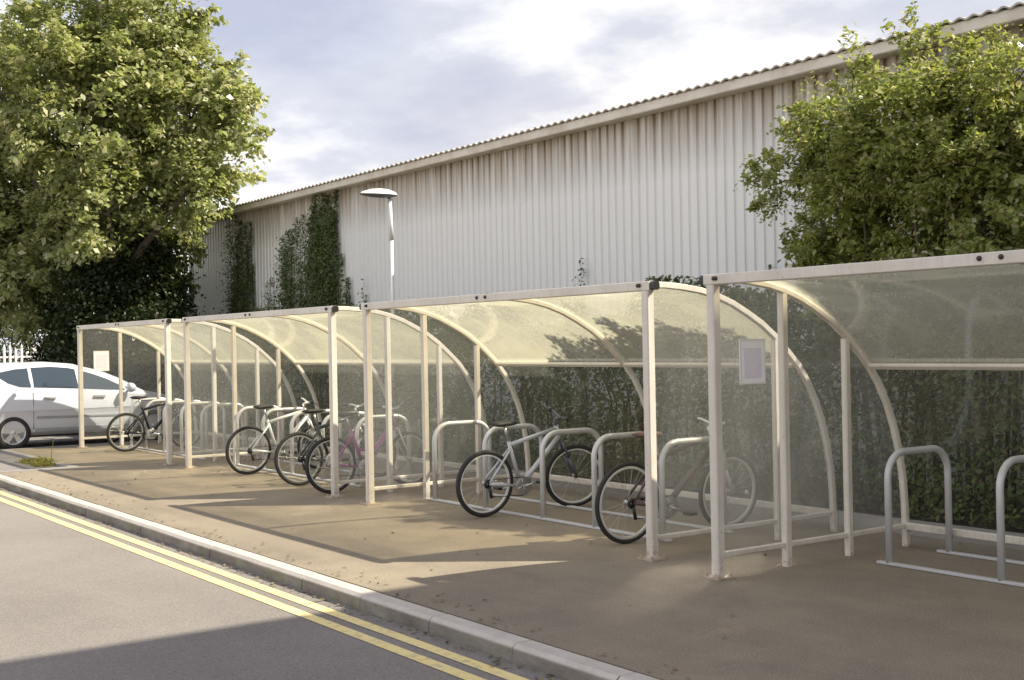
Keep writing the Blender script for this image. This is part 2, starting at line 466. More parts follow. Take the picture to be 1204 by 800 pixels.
s1 = shelter(-6.49, 6.37, 4.55, 'nearest cream cycle shelter at the right edge, in shade, with empty hoops inside')
s2 = shelter(-11.98, 6.53, 4.60, 'cream cycle shelter over five hoops with two bicycles, second from the right')
s3 = shelter(-17.41, 6.53, 4.60, 'cream cycle shelter over three bicycles parked close together, with purple one among them')
s4 = shelter(-22.68, 6.53, 4.48, 'farthest cream cycle shelter, in front of the white car')

# ------------------------------------------------------------------ toast-rack cycle stands
def rack(x_list, y0, label):
    t = thing('cycle_rack', (x_list[0], y0, 0), label, 'cycle rack', 'hooped steel cycle racks inside the shelters')
    d, H, r, rad = .735, .87, .027, .19
    for x in x_list:
        xx = x - x_list[0]
        path = [(xx, 0, .02)]
        for k in range(9):
            a = PI - k*PI/16
            path.append((xx, rad + rad*math.cos(a), H-r-rad + rad*math.sin(a)))
        for k in range(9):
            a = PI/2 - k*PI/16
            path.append((xx, d-rad + rad*math.cos(a), H-r-rad + rad*math.sin(a)))
        path.append((xx, d, .02))
        MB().tube(path, r, 14).build('hoop', M['galv'], t)
    xe = x_list[-1] - x_list[0]
    for y in (0, d):
        MB().bar((-.1, y, .014), (xe+.1, y, .014), .05, .022, (0,1,0), .004).build('ground_rail', M['galv'], t)
    return t
rack([-6.02, -5.08, -4.14, -3.2, -2.4], 7.69, 'grey hooped cycle rack standing empty in the nearest shelter')
rack([-11.716, -10.72, -9.72, -8.92, -8.0], 7.2, 'grey hooped cycle rack with the silver and dark red mountain bike')
rack([-17.31, -16.38, -15.45, -14.52, -13.59], 7.24, 'grey hooped cycle rack with three bicycles crowded on it')
rack([-22.1, -21.3, -20.4, -19.6, -18.7], 7.24, 'grey hooped cycle rack beside the black bicycle in front of the car')

# ------------------------------------------------------------------ notices on the end panels
def notice(x, y0, y1, z0, z1, label):
    t = thing('notice', (x, y0, z0), label, 'notice', 'white paper notices on the shelter end panels')
    MB().box(.012, 0, 0, .018, y1-y0, z1-z0).build('paper_sheet', M['paper'], t)
    MB().box(.019, .03, .035, .0205, y1-y0-.03, z1-z0-.055).build('printed_area', M['print'], t)
    mb = MB(); h = z1-z0; w = y1-y0
    mb.box(.010, -.012, h, .020, w+.012, h+.012).box(.010, -.012, -.012, .020, w+.012, 0)
    mb.box(.010, -.012, 0, .020, 0, h).box(.010, w, 0, .020, w+.012, h)
    mb.build('sleeve_border', M['tapeedge'], t)
notice(-6.49, 6.625, 6.865, 1.40, 1.71, 'white notice on the end panel of the nearest shelter')
notice(-22.68, 6.775, 7.03, 1.38, 1.72, 'white notice on the end panel of the farthest shelter above the car')

# ------------------------------------------------------------------ bicycles
def bicycle(x, y, label, paint, group='bicycles parked in the shelters', lean=4.0, rz=90.0, steer=0.0, wb=1.08, r=.335, tyre=.024,
            rim=(.6,.6,.6), saddle=(.02,.02,.02), accent=None, step=False, fork=None, sus=True):
    t = thing('bicycle', (x, y, 0), label, 'bicycle', group)
    t.rotation_euler = (R(lean), 0, R(rz)); t.rotation_mode = 'XYZ'
    pm = plain('bike_paint', paint, .28, .15, .12, 8)
    am = plain('bike_accent', accent or paint, .3, .1, .1, 8)
    fm = plain('bike_fork', fork or paint, .3, .2, .1, 8)
    rm = plain('bike_rim', rim, .35, .15, .1, 8)
    sm = plain('bike_saddle', saddle, .6, 0, .2, 8)
    tm, dm, cm = M['rubber'], M['cap'], M['chrome']
    V = Vector
    RA, FA = V((0,0,r)), V((wb,0,r))
    BB = V((.43,0,.285)); ST = V((.275,0,.74)); SD = V((.225,0,.90))
    HB = V((wb-.195,0,r+.405)); HT = V((wb-.24,0,r+.525))
    ax = (HT-HB).normalized()
    fr = MB()
    fr.tube([HB-ax*.01, HT+ax*.01], .026, 12)
    fr.tube([HB+ax*.02, BB], .027, 12)
    if step:
        fr.tube([HB+ax*.07, V((.62,0,.53)), BB+(ST-BB)*.42], .018, 12)
    else:
        fr.tube([HT-ax*.02, BB+(ST-BB)*.92], .022, 12)
    fr.tube([BB, ST], .020, 12)
    for s in (-1, 1):
        fr.tube([BB+V((-.02,s*.03,0)), RA+V((.02,s*.062,0))], .014, 8)
        fr.tube([BB+(ST-BB)*.85+V((0,s*.015,0)), RA+V((.02,s*.062,.01))], .012, 8)
    fr.lathe(BB+V((0,-.036,0)), (0,1,0), [(0,0),(.022,0),(.022,.072),(0,.072)], 12)
    fr.build('frame', pm, t)
    if accent:
        MB().tube([HB+(BB-HB)*.2+V((0,0,.022)), HB+(BB-HB)*.75+V((0,0,.02))], .016, 8).build('bottle', am, t)
    # front end, turned about the steering axis
    rot = Matrix.Translation(HB) @ Matrix.Rotation(R(steer), 4, ax) @ Matrix.Translation(-HB)
    G = lambda p: rot @ V(p)
    fk = MB()
    fk.tube([G(HB), G(HB-ax*.03)], .02, 10)
    for s in (-1, 1):
        c0 = HB - ax*.03 + V((0,s*.062,0))
        fk.tube([G(HB-ax*.03), G(c0)], .018, 8)
        if sus:
            mid = c0 + (FA+V((0,s*.062,0)) - c0)*.45
            fk.tube([G(c0), G(mid)], .013, 8); fk.tube([G(mid), G(FA+V((0,s*.062,0)))], .019, 8)
        else:
            fk.tube([G(c0), G(c0+(FA+V((0,s*.062,0))-c0)*.6+V((-.015,0,0))), G(FA+V((0,s*.062,0)))], .0125, 8, r2=.009)
    fk.build('fork', fm, t)
    hb = MB(); top = HT + ax*.075; st = top + V((.075,0,.025))
    hb.tube([G(HT), G(top)], .014, 8); hb.tube([G(top), G(st)], .015, 8)
    hb.tube([G(st+V((-.05,.31,.035))), G(st+V((-.02,.16,.03))), G(st+V((0,.05,0))), G(st+V((0,-.05,0))), G(st+V((-.02,-.16,.03))), G(st+V((-.05,-.31,.035)))], .0125, 8)
    H = hb.build('handlebar', dm if not fork else fm, t)
    for s in (-1, 1):
        MB().tube([G(st+V((-.05,s*.315,.035))), G(st+V((-.037,s*.2,.033)))], .018, 8).build('grip', dm, H)
        MB().tube([G(st+V((-.015,s*.19,.03))), G(st+V((.035,s*.21,.01))), G(st+V((.03,s*.30,-.005)))], .007, 6).build('brake_lever', dm, H)
    MB().tube([G(st+V((0,.06,0))), G(st+V((.1,.05,.02))), G(st+V((.09,.03,-.15))), G(HB+V((.05,.03,-.08)))], .0045, 6).build('cable', dm, H)
    # wheels
    for nm, C, g in (('rear_wheel', RA, V), ('front_wheel', FA, G)):
        axl = (g(C+V((0,1,0))) - g(C)).normalized(); c = g(C)
        w = MB()
        w.lathe(c-axl*.05, axl, [(0,0),(.008,0),(.008,.02),(.026,.025),(.018,.035),(.018,.065),(.026,.075),(.008,.08),(.008,.1),(0,.1)], 12)
        e1 = axl.orthogonal().normalized(); e2 = axl.cross(e1)
        for k in range(20):
            a = 2*PI*k/20; s = 1 if k % 2 else -1
            b = a + (.5 if k % 4 < 2 else -.5)
            w.tube([c+axl*s*.022+(e1*math.cos(b)+e2*math.sin(b))*.024, c+(e1*math.cos(a)+e2*math.sin(a))*(r-.05)], .0016, 4, False)
        W = w.build(nm, cm, t)
        MB().ring(c, axl, r-tyre, tyre, 48, 10).build('tyre', tm, W)
        MB().lathe(c, axl, [(r-.058,-.012),(r-.043,-.014),(r-.036,-.012),(r-.036,.012),(r-.043,.014),(r-.058,.012),(r-.058,-.012)], 48).build('rim', rm, W)
        q = c + (e1*math.cos(.9)+e2*math.sin(.9))*(r*.62)
        MB().lathe(q-axl*.008, axl, [(0,0),(.02,0),(.02,.016),(0,.016)], 10).build('reflector', M['reflector'], W)
    # drive train
    ck = MB()
    ck.tube([BB+V((0,-.075,0)), BB+V((0,.075,0))], .012, 8)
    ck.lathe(BB+V((0,-.058,0)), (0,1,0), [(.035,0),(.092,0),(.096,.003),(.092,.006),(.035,.006),(.035,0)], 28)
    for k in range(4):
        a = k*PI/2+.3
        ck.tube([BB+V((0,-.055,0)), BB+V((.075*math.cos(a),-.055,.075*math.sin(a)))], .008, 6)
    a = random.uniform(-.6, .6)
    C = None
    arms = []
    for s, aa in ((-1, a), (1, a+PI)):
        e = BB + V((.17*math.cos(aa), s*.085, .17*math.sin(aa)))
        ck.tube([BB+V((0,s*.065,0)), e], .011, 8); arms.append((s, e))
    C = ck.build('crankset', cm, t)
    for s, e in arms:
        MB().box(e.x-.045, min(e.y+s*.01, e.y+s*.1), e.z-.012, e.x+.045, max(e.y+s*.01, e.y+s*.1), e.z+.012).build('pedal', dm, C)
    ch = MB(); ch.lathe(RA+V((0,-.056,0)), (0,1,0), [(.015,0),(.045,0),(.03,.024),(.015,.024)], 16)
    ch.tube([RA+V((0,-.052,.042)), BB+V((0,-.055,.094))], .0045, 5); ch.tube([RA+V((.05,-.05,-.13)), BB+V((0,-.055,-.094))], .0045, 5)
    ch.tube([RA+V((.02,-.052,-.03)), RA+V((.05,-.05,-.14))], .016, 6)
    ch.build('chain', dm, t)
    # saddle
    sp = MB().tube([ST, SD], .0135, 10).build('seat_post', cm, t)
    st_ = MB(); prof = [(-.135,.07,.012),(-.10,.078,.026),(-.04,.06,.03),(.03,.034,.026),(.10,.022,.022),(.145,.014,.012)]
    vv, ff = [], []
    for px, hw, hh in prof:
        for k in range(10):
            q = 2*PI*k/10; vv.append((SD.x+px, hw*math.cos(q), SD.z+.02+hh*math.sin(q)))
    for i in range(len(prof)-1):
        for k in range(10): ff.append((i*10+k, i*10+(k+1)%10, (i+1)*10+(k+1)%10, (i+1)*10+k))
    ff += [tuple(range(9,-1,-1)), tuple(range(50,60))]
    st_.add(vv, ff, True).build('saddle', sm, t)
    return t

M['rubber'] = plain('tyre_rubber', (.022, .021, .02), .75, 0, .3, 20, dirtc=(.06, .055, .05))
M['chrome'] = plain('bright_steel', (.5, .5, .5), .3, .8)
M['reflector'] = plain('white_reflector', (.85, .83, .75), .25)

bicycle(-10.285, 6.89, 'silver and dark red mountain bike leaning between hoops, front wheel turned', (.50,.52,.54), lean=3, rz=88, steer=-16, wb=1.10, rim=(.72,.72,.70), accent=(.22,.04,.04), fork=(.10,.11,.13))
bicycle(-8.10, 6.88, 'dark brown bicycle with silver fork standing behind the end post nearest the camera', (.09,.06,.05), lean=3, rz=89, steer=-3, wb=1.18, r=.35, tyre=.02, rim=(.6,.58,.52), saddle=(.10,.05,.04), fork=(.62,.62,.62), sus=True)
bicycle(-15.97, 6.83, 'white framed mountain bike, leftmost of the three crowded together', (.72,.71,.68), lean=3, rz=91, steer=-8, wb=1.08, rim=(.5,.5,.48), fork=(.72,.71,.68))
bicycle(-14.21, 6.76, 'black bicycle in the middle of the three crowded together', (.035,.045,.04), lean=-3, rz=90, steer=6, wb=1.08, rim=(.32,.32,.32), fork=(.5,.5,.48))
bicycle(-13.17, 6.67, 'purple step-through bicycle beside the shelter post', (.30,.06,.24), lean=-2, rz=90, steer=5, wb=1.07, rim=(.5,.5,.48), step=True, fork=(.6,.6,.58), sus=False)
bicycle(-21.18, 6.84, 'black bicycle standing in front of the white car', (.02,.022,.03), lean=3, rz=90, steer=8, wb=1.05, rim=(.35,.35,.35), fork=(.05,.05,.06))

# ------------------------------------------------------------------ white car (nose towards the warehouse)
def car():
    t = thing('parked_car', (-24.40, 4.70, -.03), 'silver-white people-carrier car parked nose-in beyond the farthest shelter', 'car')
    W = .885
    def lerp(tab, y):
        for (a, b), (c, d) in zip(tab, tab[1:]):
            if a <= y <= c: return b + (d-b)*(y-a)/(c-a)
        return tab[0][1] if y < tab[0][0] else tab[-1][1]
    roof = [(-.38,.80),(-.33,1.0),(-.26,1.16),(-.07,1.45),(.12,1.535),(.8,1.568),(1.6,1.572),(2.05,1.53),(2.5,1.42),(2.9,1.25),(3.22,1.07),(3.35,1.0),(3.8,.90),(4.08,.80),(4.2,.68),(4.26,.55)]
    belt = [(-.38,.74),(-.32,.92),(-.22,1.02),(.0,1.12),(.8,1.10),(2.5,.98),(3.22,.93),(3.5,.90),(3.8,.83),(4.08,.74),(4.2,.62),(4.26,.5)]
    halfw = [(-.38,.70),(-.32,.78),(-.18,.84),(.3,.88),(2.2,.885),(3.4,.875),(3.8,.82),(4.05,.72),(4.2,.56),(4.26,.44)]
    rw = [(-.38,.62),(-.22,.66),(.0,.62),(.8,.635),(2.0,.63),(2.9,.66),(3.22,.70),(3.5,.72),(4.05,.58),(4.26,.36)]
    def xs(y, z):      # half width of the side at height z
        h, b, r_ = lerp(halfw, y), lerp(belt, y), lerp(roof, y)
        if z <= b: return h*(1 - .03*((z-.62)/.4)**2) - (.014 if z < .69 else 0)
        k = min(1, (z-b)/max(.02, r_-.05-b))
        return h*(1 - .03*((b-.62)/.4)**2) + (lerp(rw, y) - h)*k**1.15
    st = [-.38,-.32,-.22,-.1,0,.1,.2,.35,.5,.65,.8,1.0,1.3,1.6,1.85,2.05,2.3,2.5,2.7,2.9,3.07,3.22,3.35,3.5,3.65,3.8,3.95,4.08,4.2,4.26]
    ring = []
    for y in st:
        r_, b = lerp(roof, y), lerp(belt, y)
        zb = .24 if -.25 < y < 4.1 else .30
        zs = [zb+.06, zb+.16, .5, min(.675, b-.05), min(.70, b-.03), b]
        top = max(b+.02, r_-.05)
        zs += [b+(top-b)*k for k in (.33, .66, 1.0)]
        half = [(0, zb), (xs(y,.3)*.86, zb)] + [(xs(y, z) if z > zb+.1 else xs(y,z)*.97, z) for z in zs]
        half += [(lerp(rw, y)*.82, r_-.012), (lerp(rw, y)*.45, r_+.004), (0, r_+.01)]
        ring.append([(x_, y, z) for x_, z in half] + [(-x_, y, z) for x_, z in reversed(half[1:-1])])
    n = len(ring[0]); mb = MB(); v = [p for rg in ring for p in rg]; f = []
    for i in range(len(ring)-1):
        for k in range(n): f.append((i*n+k, (i+1)*n+k, (i+1)*n+(k+1)%n, i*n+(k+1)%n))
    f += [tuple(range(n)), tuple(range(len(ring)*n-1, (len(ring)-1)*n-1, -1))]
    mb.add(v, f, True)
    body = mb.build('body', M['carwhite'], t)
    # wheel arches are cut out of the body
    cut = MB()
    for y in (.87, 3.45):
        for s in (-1, 1):
            cut.lathe((s*.60, y, .31), (s,0,0), [(0,0),(.355,0),(.355,.5),(0,.5)], 36, False)
    c = cut.build('arch_cutter', M['carblack'])
    md = body.modifiers.new('b', 'BOOLEAN'); md.operation = 'DIFFERENCE'; md.object = c; md.solver = 'EXACT'
    dg = bpy.context.evaluated_depsgraph_get()
    me = bpy.data.meshes.new_from_object(body.evaluated_get(dg))
    body.modifiers.clear(); body.data = me
    bpy.data.objects.remove(c)
    body.data.set_sharp_from_angle(angle=R(28))
    if len(me.materials) > 1:
        pass
    def patch(name, poly, m, s=1, off=.006, parent=t):
        """a side pane: polygon in (y, z) laid on the flank, with a little thickness"""
        q = MB(); nn = len(poly); cy = sum(p[0] for p in poly)/nn; cz = sum(p[1] for p in poly)/nn
        pts = [(cy, cz)] + [(cy+(a-cy)*.5, cz+(b-cz)*.5) for a, b in poly] + list(poly)
        vo = [(s*(xs(a, b)+off), a, b) for a, b in pts]; vi = [(s*(xs(a, b)-.02), a, b) for a, b in pts]
        ff = []
        for i in range(nn):
            j = (i+1) % nn
            ff += [(0, 1+i, 1+j), (1+i, 1+nn+i, 1+nn+j, 1+j)]
        k = len(pts)
        ff += [tuple(k+i for i in reversed(g)) for g in ff]
        for i in range(nn):
            j = (i+1) % nn
            ff.append((1+nn+i, k+1+nn+i, k+1+nn+j, 1+nn+j))
        q.add(vo+vi, ff if s > 0 else [tuple(reversed(g)) for g in ff])
        return q.build(name, m, parent)
    for s in (1, -1):
        patch('quarter_window', [(.66,1.40),(.62,1.34),(.80,1.21),(1.0,1.135),(1.2,1.12),(1.18,1.47),(.95,1.455)], M['carglass'], s)
        patch('rear_window', [(1.25,1.12),(1.7,1.095),(2.05,1.075),(2.03,1.43),(1.9,1.458),(1.6,1.487),(1.24,1.475)], M['carglass'], s)
        patch('front_window', [(2.13,1.07),(2.5,1.04),(2.92,1.01),(2.86,1.10),(2.6,1.235),(2.35,1.335),(2.12,1.41)], M['carglass'], s)
        patch('front_quarter_light', [(2.97,1.0),(3.16,.985),(3.05,1.035),(2.93,1.085)], M['carglass'], s, .005)
        patch('sill', [(1.26,.30),(3.06,.30),(3.06,.37),(1.26,.37)], M['cargrey'], s, .014)
        patch('side_moulding', [(1.28,.545),(3.02,.53),(3.02,.575),(1.28,.59)], M['cargrey'], s, .012)
        for ya in (1.22, 2.10, 3.03):
            patch('door_gap', [(ya,.36),(ya+.012,.36),(ya+.012,1.02),(ya,1.02)], M['carblack'], s, .002)
        for ya in (1.42, 2.32):
            patch('door_handle', [(ya,.905),(ya+.2,.895),(ya+.2,.93),(ya,.94)], M['cargrey'], s, .03)
        # tail lamp and head lamp
        patch('tail_lamp', [(-.28,.86),(-.06,.90),(.0,1.08),(-.16,1.08)], M['tail'], s, .008)
        patch('head_lamp', [(3.68,.72),(4.02,.62),(4.12,.66),(4.02,.76),(3.76,.82)], M['headlamp'], s, .008)
        m_ = MB(); sx = s*(xs(2.95, .98))
        m_.lathe((sx+s*.16, 2.96, 1.06), (0,1,0), [(0,-.05),(.075,-.045),(.095,0),(.08,.06),(.04,.1),(0,.11)], 16)
        m_.tube([(sx-s*.01, 2.97, 1.0), (sx+s*.1, 2.96, 1.03)], .025, 8)
        m_.build('wing_mirror', M['carwhite'], t)
        # wheels
        for y in (.87, 3.45):
            x_ = s*.80
            w = MB()
            w.lathe((x_-s*.12, y, .31), (s,0,0), [(0,0),(.2,0),(.285,.0),(.31,.03),(.312,.10),(.31,.16),(.285,.192),(.215,.197),(.21,.185)], 40)
            wo = w.build('wheel', M['rubber'], t)
            a_ = MB()
            a_.lathe((x_-s*.12, y, .31), (s,0,0), [(.214,.194),(.205,.198),(.196,.17),(.19,.10),(.0,.10)], 40)
            for k in range(5):
                an = 2*PI*k/5 + .3
                d = Vector((0, math.cos(an), math.sin(an))); e = Vector((0, -math.sin(an), math.cos(an)))
                c0 = Vector((x_+s*.058, y, .31))
                p0, p1 = c0 + d*.03, c0 + d*.2 - Vector((s*.004,0,0))
                a_.add([p0-e*.035, p0+e*.035, p1+e*.05, p1-e*.05, p0-e*.03-Vector((s*.03,0,0)), p0+e*.03-Vector((s*.03,0,0)), p1+e*.045-Vector((s*.03,0,0)), p1-e*.045-Vector((s*.03,0,0))],
                       [(0,1,2,3),(0,4,5,1),(1,5,6,2),(2,6,7,3),(3,7,4,0)])
            a_.lathe((x_+s*.02, y, .31), (s,0,0), [(0,.046),(.04,.044),(.05,.03),(.05,0)], 20)
            a_.build('rim', M['alloy'], wo)
    # windscreen and rear screen, laid on the shell
    for nm, ys, m in (('windscreen', [2.10,2.3,2.5,2.7,2.9,3.07,3.20], M['carglass']), ('rear_screen', [-.21,-.14,-.07,-.02], M['carglass'])):
        q = MB(); v = []
        for y in ys:
            for k in (-1,-.6,0,.6,1):
                wv = lerp(rw, y)*.86
                zz = lerp(roof, y) + (.016 if abs(k) < .4 else .010 if abs(k) < .8 else -.008)
                v.append((k*wv, y-(.012 if nm == 'rear_screen' else -.004), zz+.006))
        f = [(i*5+k, i*5+k+1, (i+1)*5+k+1, (i+1)*5+k) for i in range(len(ys)-1) for k in range(4)]
        q.add(v, f, True).build(nm, m, t)
    MB().box(-.52, -.41, .52, .52, -.36, .63).build('number_plate', M['plate'], t)
    MB().box(-.42, 4.19, .38, .42, 4.262, .50).build('grille', M['carblack'], t)
    und = MB().box(-.68, .3, .2, .68, 3.95, .25).build('underside', M['carblack'], t)
    return t
M['carwhite'] = plain('white_car_paint', (.56, .57, .60), .22, 0, .06, 3)
M['carblack'] = plain('black_trim', (.015, .015, .016), .5)
M['cargrey'] = plain('grey_trim', (.30, .30, .31), .4)
M['carglass'] = plain('tinted_car_glass', (.035, .05, .065), .04, 0, .1, spec=.8)
M['alloy'] = plain('silver_alloy', (.62, .62, .62), .3, .5)
M['tail'] = plain('red_lamp', (.35, .02, .02), .15)
M['headlamp'] = plain('clear_lamp', (.6, .62, .65), .08, .3)
M['plate'] = plain('number_plate_yellow', (.7, .55, .08), .4)
car()

# ------------------------------------------------------------------ street lamp
lp = thing('street_lamp', (-16.60, 9.5, 0), 'white street lamp with flat head rising behind the shelters in front of the cladding', 'street lamp')
MB().tube([(0,0,0),(0,0,.9)], .075, 16).build('lamp_base', M['white_steel'], lp)
MB().tube([(0,0,.9),(0.0,0,3.35)], .031, 14, r2=.029).build('pole', M['white_steel'], lp)
MB().tube([(0,0,3.35),(0,-.01,3.62),(0,-.02,3.97)], .040, 14, r2=.032).build('pole_sleeve', M['white_steel'], lp)
hd = MB(); prof = []
vv, ff = [], []
sec = [(.10,.04,.02),(.05,.10,.055),(-.06,.13,.088),(-.20,.135,.095),(-.34,.12,.08),(-.44,.09,.05),(-.50,.05,.03),(-.52,.02,.012)]
for y, hw, hh in sec:
    for k in range(13):
        a = PI*k/12; vv.append((hw*math.cos(a), y, 4.03+hh*math.sin(a)))
for i in range(len(sec)-1):
    for k in range(12): ff.append((i*13+k, i*13+k+1, (i+1)*13+k+1, (i+1)*13+k))
hd.add(vv, ff, True)
hd.build('lamp_head', M['white_steel'], lp)
ln = MB(); vv = []; ff = []
for y, hw, hh in sec:
    for k in range(9):
        a = PI + PI*k/8; vv.append((hw*.97*math.cos(a), y, 4.03+max(.012, hh*.55)*math.sin(a)))
for i in range(len(sec)-1):
    for k in range(8): ff.append((i*9+k, i*9+k+1, (i+1)*9+k+1, (i+1)*9+k))
    ff.append((i*9, (i+1)*9, (i+1)*9+8, i*9+8))
ln.add(vv, ff, True).build('lamp_lens', M['lens'], lp)
MB().tube([(0,-.02,3.96),(0,-.03,4.03)], .03, 10).build('bracket', M['lens'], lp)

# ------------------------------------------------------------------ palisade fence
fn = thing('palisade_fence', (-40, 7.2, 0), 'white palisade fence behind the car under the tree', 'fence')
for k in range(36):
    y = k*.17
    pale = MB(); pale.add([(0,y-.035,.05),(.012,y,.05),(0,y+.035,.05),(0,y-.035,1.9),(.012,y,1.9),(0,y+.035,1.9),(.003,y,2.02),
                           (-.012,y-.035,.05),(-.012,y+.035,.05),(-.012,y-.035,1.9),(-.012,y+.035,1.9)],
                          [(0,1,4,3),(1,2,5,4),(3,4,6),(4,5,6),(7,9,10,8),(0,3,9,7),(2,8,10,5),(9,3,6),(5,10,6),(10,9,6),(0,7,8,2,1)])
    pale.build('pale', M['fence'], fn)
for z in (.35, 1.6):
    MB().bar((-.03,-.1,z), (-.03,6.1,z), .03, .05, (1,0,0)).build('rail', M['fence'], fn)
for y in (-.085, 2.975, 6.035):
    MB().bar((-.07,y,-.1), (-.07,y,1.9), .08, .06, (1,0,0)).build('fence_post', M['fence'], fn)

# ------------------------------------------------------------------ foliage
def leaves(centres, size, spread, up=.5, droop=0.0, aspect=.6, rng=RNG, normal=None):
    """many small folded leaves; returns vertex and face arrays"""
    n = len(centres)
    nr = rng.normal(size=(n,3)); nr[:,2] = np.abs(nr[:,2])*1.0 + up
    if normal is not None: nr = nr*.55 + normal
    nr /= np.linalg.norm(nr, axis=1)[:,None]
    d = rng.normal(size=(n,3)); d[:,2] -= droop
    d -= nr*(d*nr).sum(1)[:,None]; d /= np.linalg.norm(d, axis=1)[:,None]
    s = np.cross(nr, d)
    L = (size*rng.uniform(.65, 1.35, n))[:,None]; Wd = L*aspect
    base = centres - d*L*.5; tip = centres + d*L*.5 - nr*L*.10
    a = centres - d*L*.05 + s*Wd*.5 + nr*L*.06; b = centres - d*L*.05 - s*Wd*.5 + nr*L*.06
    v = np.stack([base, a, tip, b], 1).reshape(-1, 3)
    return v
def leaf_mesh(name, vs, m, parent):
    v = np.concatenate(vs); nv = len(v); nf = nv//4
    me = bpy.data.meshes.new(name)
    me.vertices.add(nv); me.vertices.foreach_set('co', v.astype(np.float32).ravel())
    me.loops.add(nv); me.loops.foreach_set('vertex_index', np.arange(nv, dtype=np.int32))
    me.polygons.add(nf); me.polygons.foreach_set('loop_start', np.arange(0, nv, 4, dtype=np.int32))
    me.update(calc_edges=True); me.validate()
    me.materials.append(m)
    o = bpy.data.objects.new(name, me); COL.objects.link(o); o.parent = parent
    return o
def ball(c, r, n, shell=.55, squash=1.0):
    d = RNG.normal(size=(n,3)); d /= np.linalg.norm(d, axis=1)[:,None]
    rad = r*(shell + (1-shell)*RNG.random(n))**.6
    p = d*rad[:,None]; p[:,2] *= squash
    return np.array(c) + p, d

# --- the big broad-leaved tree
TREE = [(-27.54,7.6,8.42,1.1),(-28.01,8.95,8.98,1.19),(-26.59,9.82,8.97,.98),(-28.05,9.28,10.19,1.07),(-27.15,10.71,8.34,.82),(-27.3,6.81,7.2,1.08),
 (-26.43,7.71,6.87,1.39),(-28.74,9.86,7.76,1.44),(-25.73,10.32,6.72,.92),(-25.2,10.91,6.5,.55),(-28.88,10.71,6.23,1.43),(-26.34,10.84,5.82,.8),
 (-30.37,7.55,6.01,1.5),(-27.96,8.59,5.49,1.62),(-27.75,9.96,4.77,1.21),(-25.41,10.06,5.1,.73),(-29.71,7.17,4.15,1.46),(-29.83,8.54,4.0,1.6),
 (-30.69,6.48,5.39,1.58),(-30.49,6.28,6.92,1.17),(-29.0,7.4,3.5,1.1),(-30.8,7.0,4.0,1.2),(-26.0,8.3,4.6,.8),(-29.23,8.64,8.51,1.19),(-29.08,7.77,4.9,1.35),(-30.4,7.3,3.4,1.15),(-31.4,6.5,3.7,1.2),(-26.0,10.9,7.2,.6),(-28.6,8.6,6.6,1.3),(-27.6,8.9,7.4,1.2),(-29.6,8.3,5.2,1.3),(-28.4,9.6,3.9,1.1),(-28.0,8.2,4.2,.9),(-29.4,6.6,8.0,.9),(-30.2,7.6,8.6,.8),(-26.6,9.4,7.6,.9)]
def pull(x, y, z, r_):
    a = (x+28.2)*.577 + (y-8.5)*.817                    # how far the lobe reaches towards the building
    k = .45*max(0, min(1, (a-.3)/2.0))
    return (round(x-.577*k, 2), round(y-.817*k, 2), z, r_)
TREE = [pull(*q) for q in TREE]
tr = thing('broadleaf_tree', (-28.2, 8.5, -.1), 'large yellow-green broad-leaved tree rising behind the white car', 'tree')
BASE = Vector((-28.2, 8.5, -.1))
tk = MB(); fork_ = Vector((.05, 0, 2.5))
tk.tube([(0,0,-.1),(0,0,.3),(.03,0,1.3),fork_], .30, 14, r2=.2)
tips = []
for i, (x, y, z, r_) in enumerate(TREE):
    e = Vector((x, y, z)) - BASE
    m1 = fork_ + (e-fork_)*.45 + Vector((random.uniform(-.3,.3), random.uniform(-.3,.3), .35))
    tk.tube([fork_ - Vector((0,0,.25)), m1, e], .10 if i % 3 else .15, 7, r2=.025)
    for k in range(5):
        dd = Vector((random.gauss(0,1), random.gauss(0,1), random.gauss(.3,1))).normalized()*r_*.9
        tk.tube([e, e+dd*.5+Vector((0,0,.05)), e+dd], .022, 5, r2=.006)
tk.build('trunk', M['bark'], tr)
vs = []
for (x, y, z, r_) in TREE:
    nclump = int(20 + 20*r_*r_)
    cc, dd = ball((x, y, z), r_, nclump, .3, .95)
    for c, d in zip(cc, dd):
        # a spray of leaves along a twig that grows outwards and a little upwards
        g = d + RNG.normal(size=3)*.45 + np.array([0, 0, .25]); g /= np.linalg.norm(g)
        ln_ = random.uniform(.25, .75); cr = random.uniform(.09, .24)
        k = int(90*random.uniform(.5, 1.5))
        u = RNG.random(k)
        p = c + g*(u*ln_)[:,None] + RNG.normal(size=(k,3))*cr*(1.05-.6*u)[:,None]*np.array([1, 1, .7])
        p = p[~((p[:,1] > 11.0) & (p[:,2] < 5.5) & (p[:,0] > WX0-.3))]
        if len(p) == 0: continue
        vs.append(leaves(p - np.array(BASE), random.uniform(.09, .175), 0, .55, .5, random.uniform(.5, .8), normal=np.tile(g*.35, (len(p),1))))
leaf_mesh('crown', vs, M['tree'], tr)

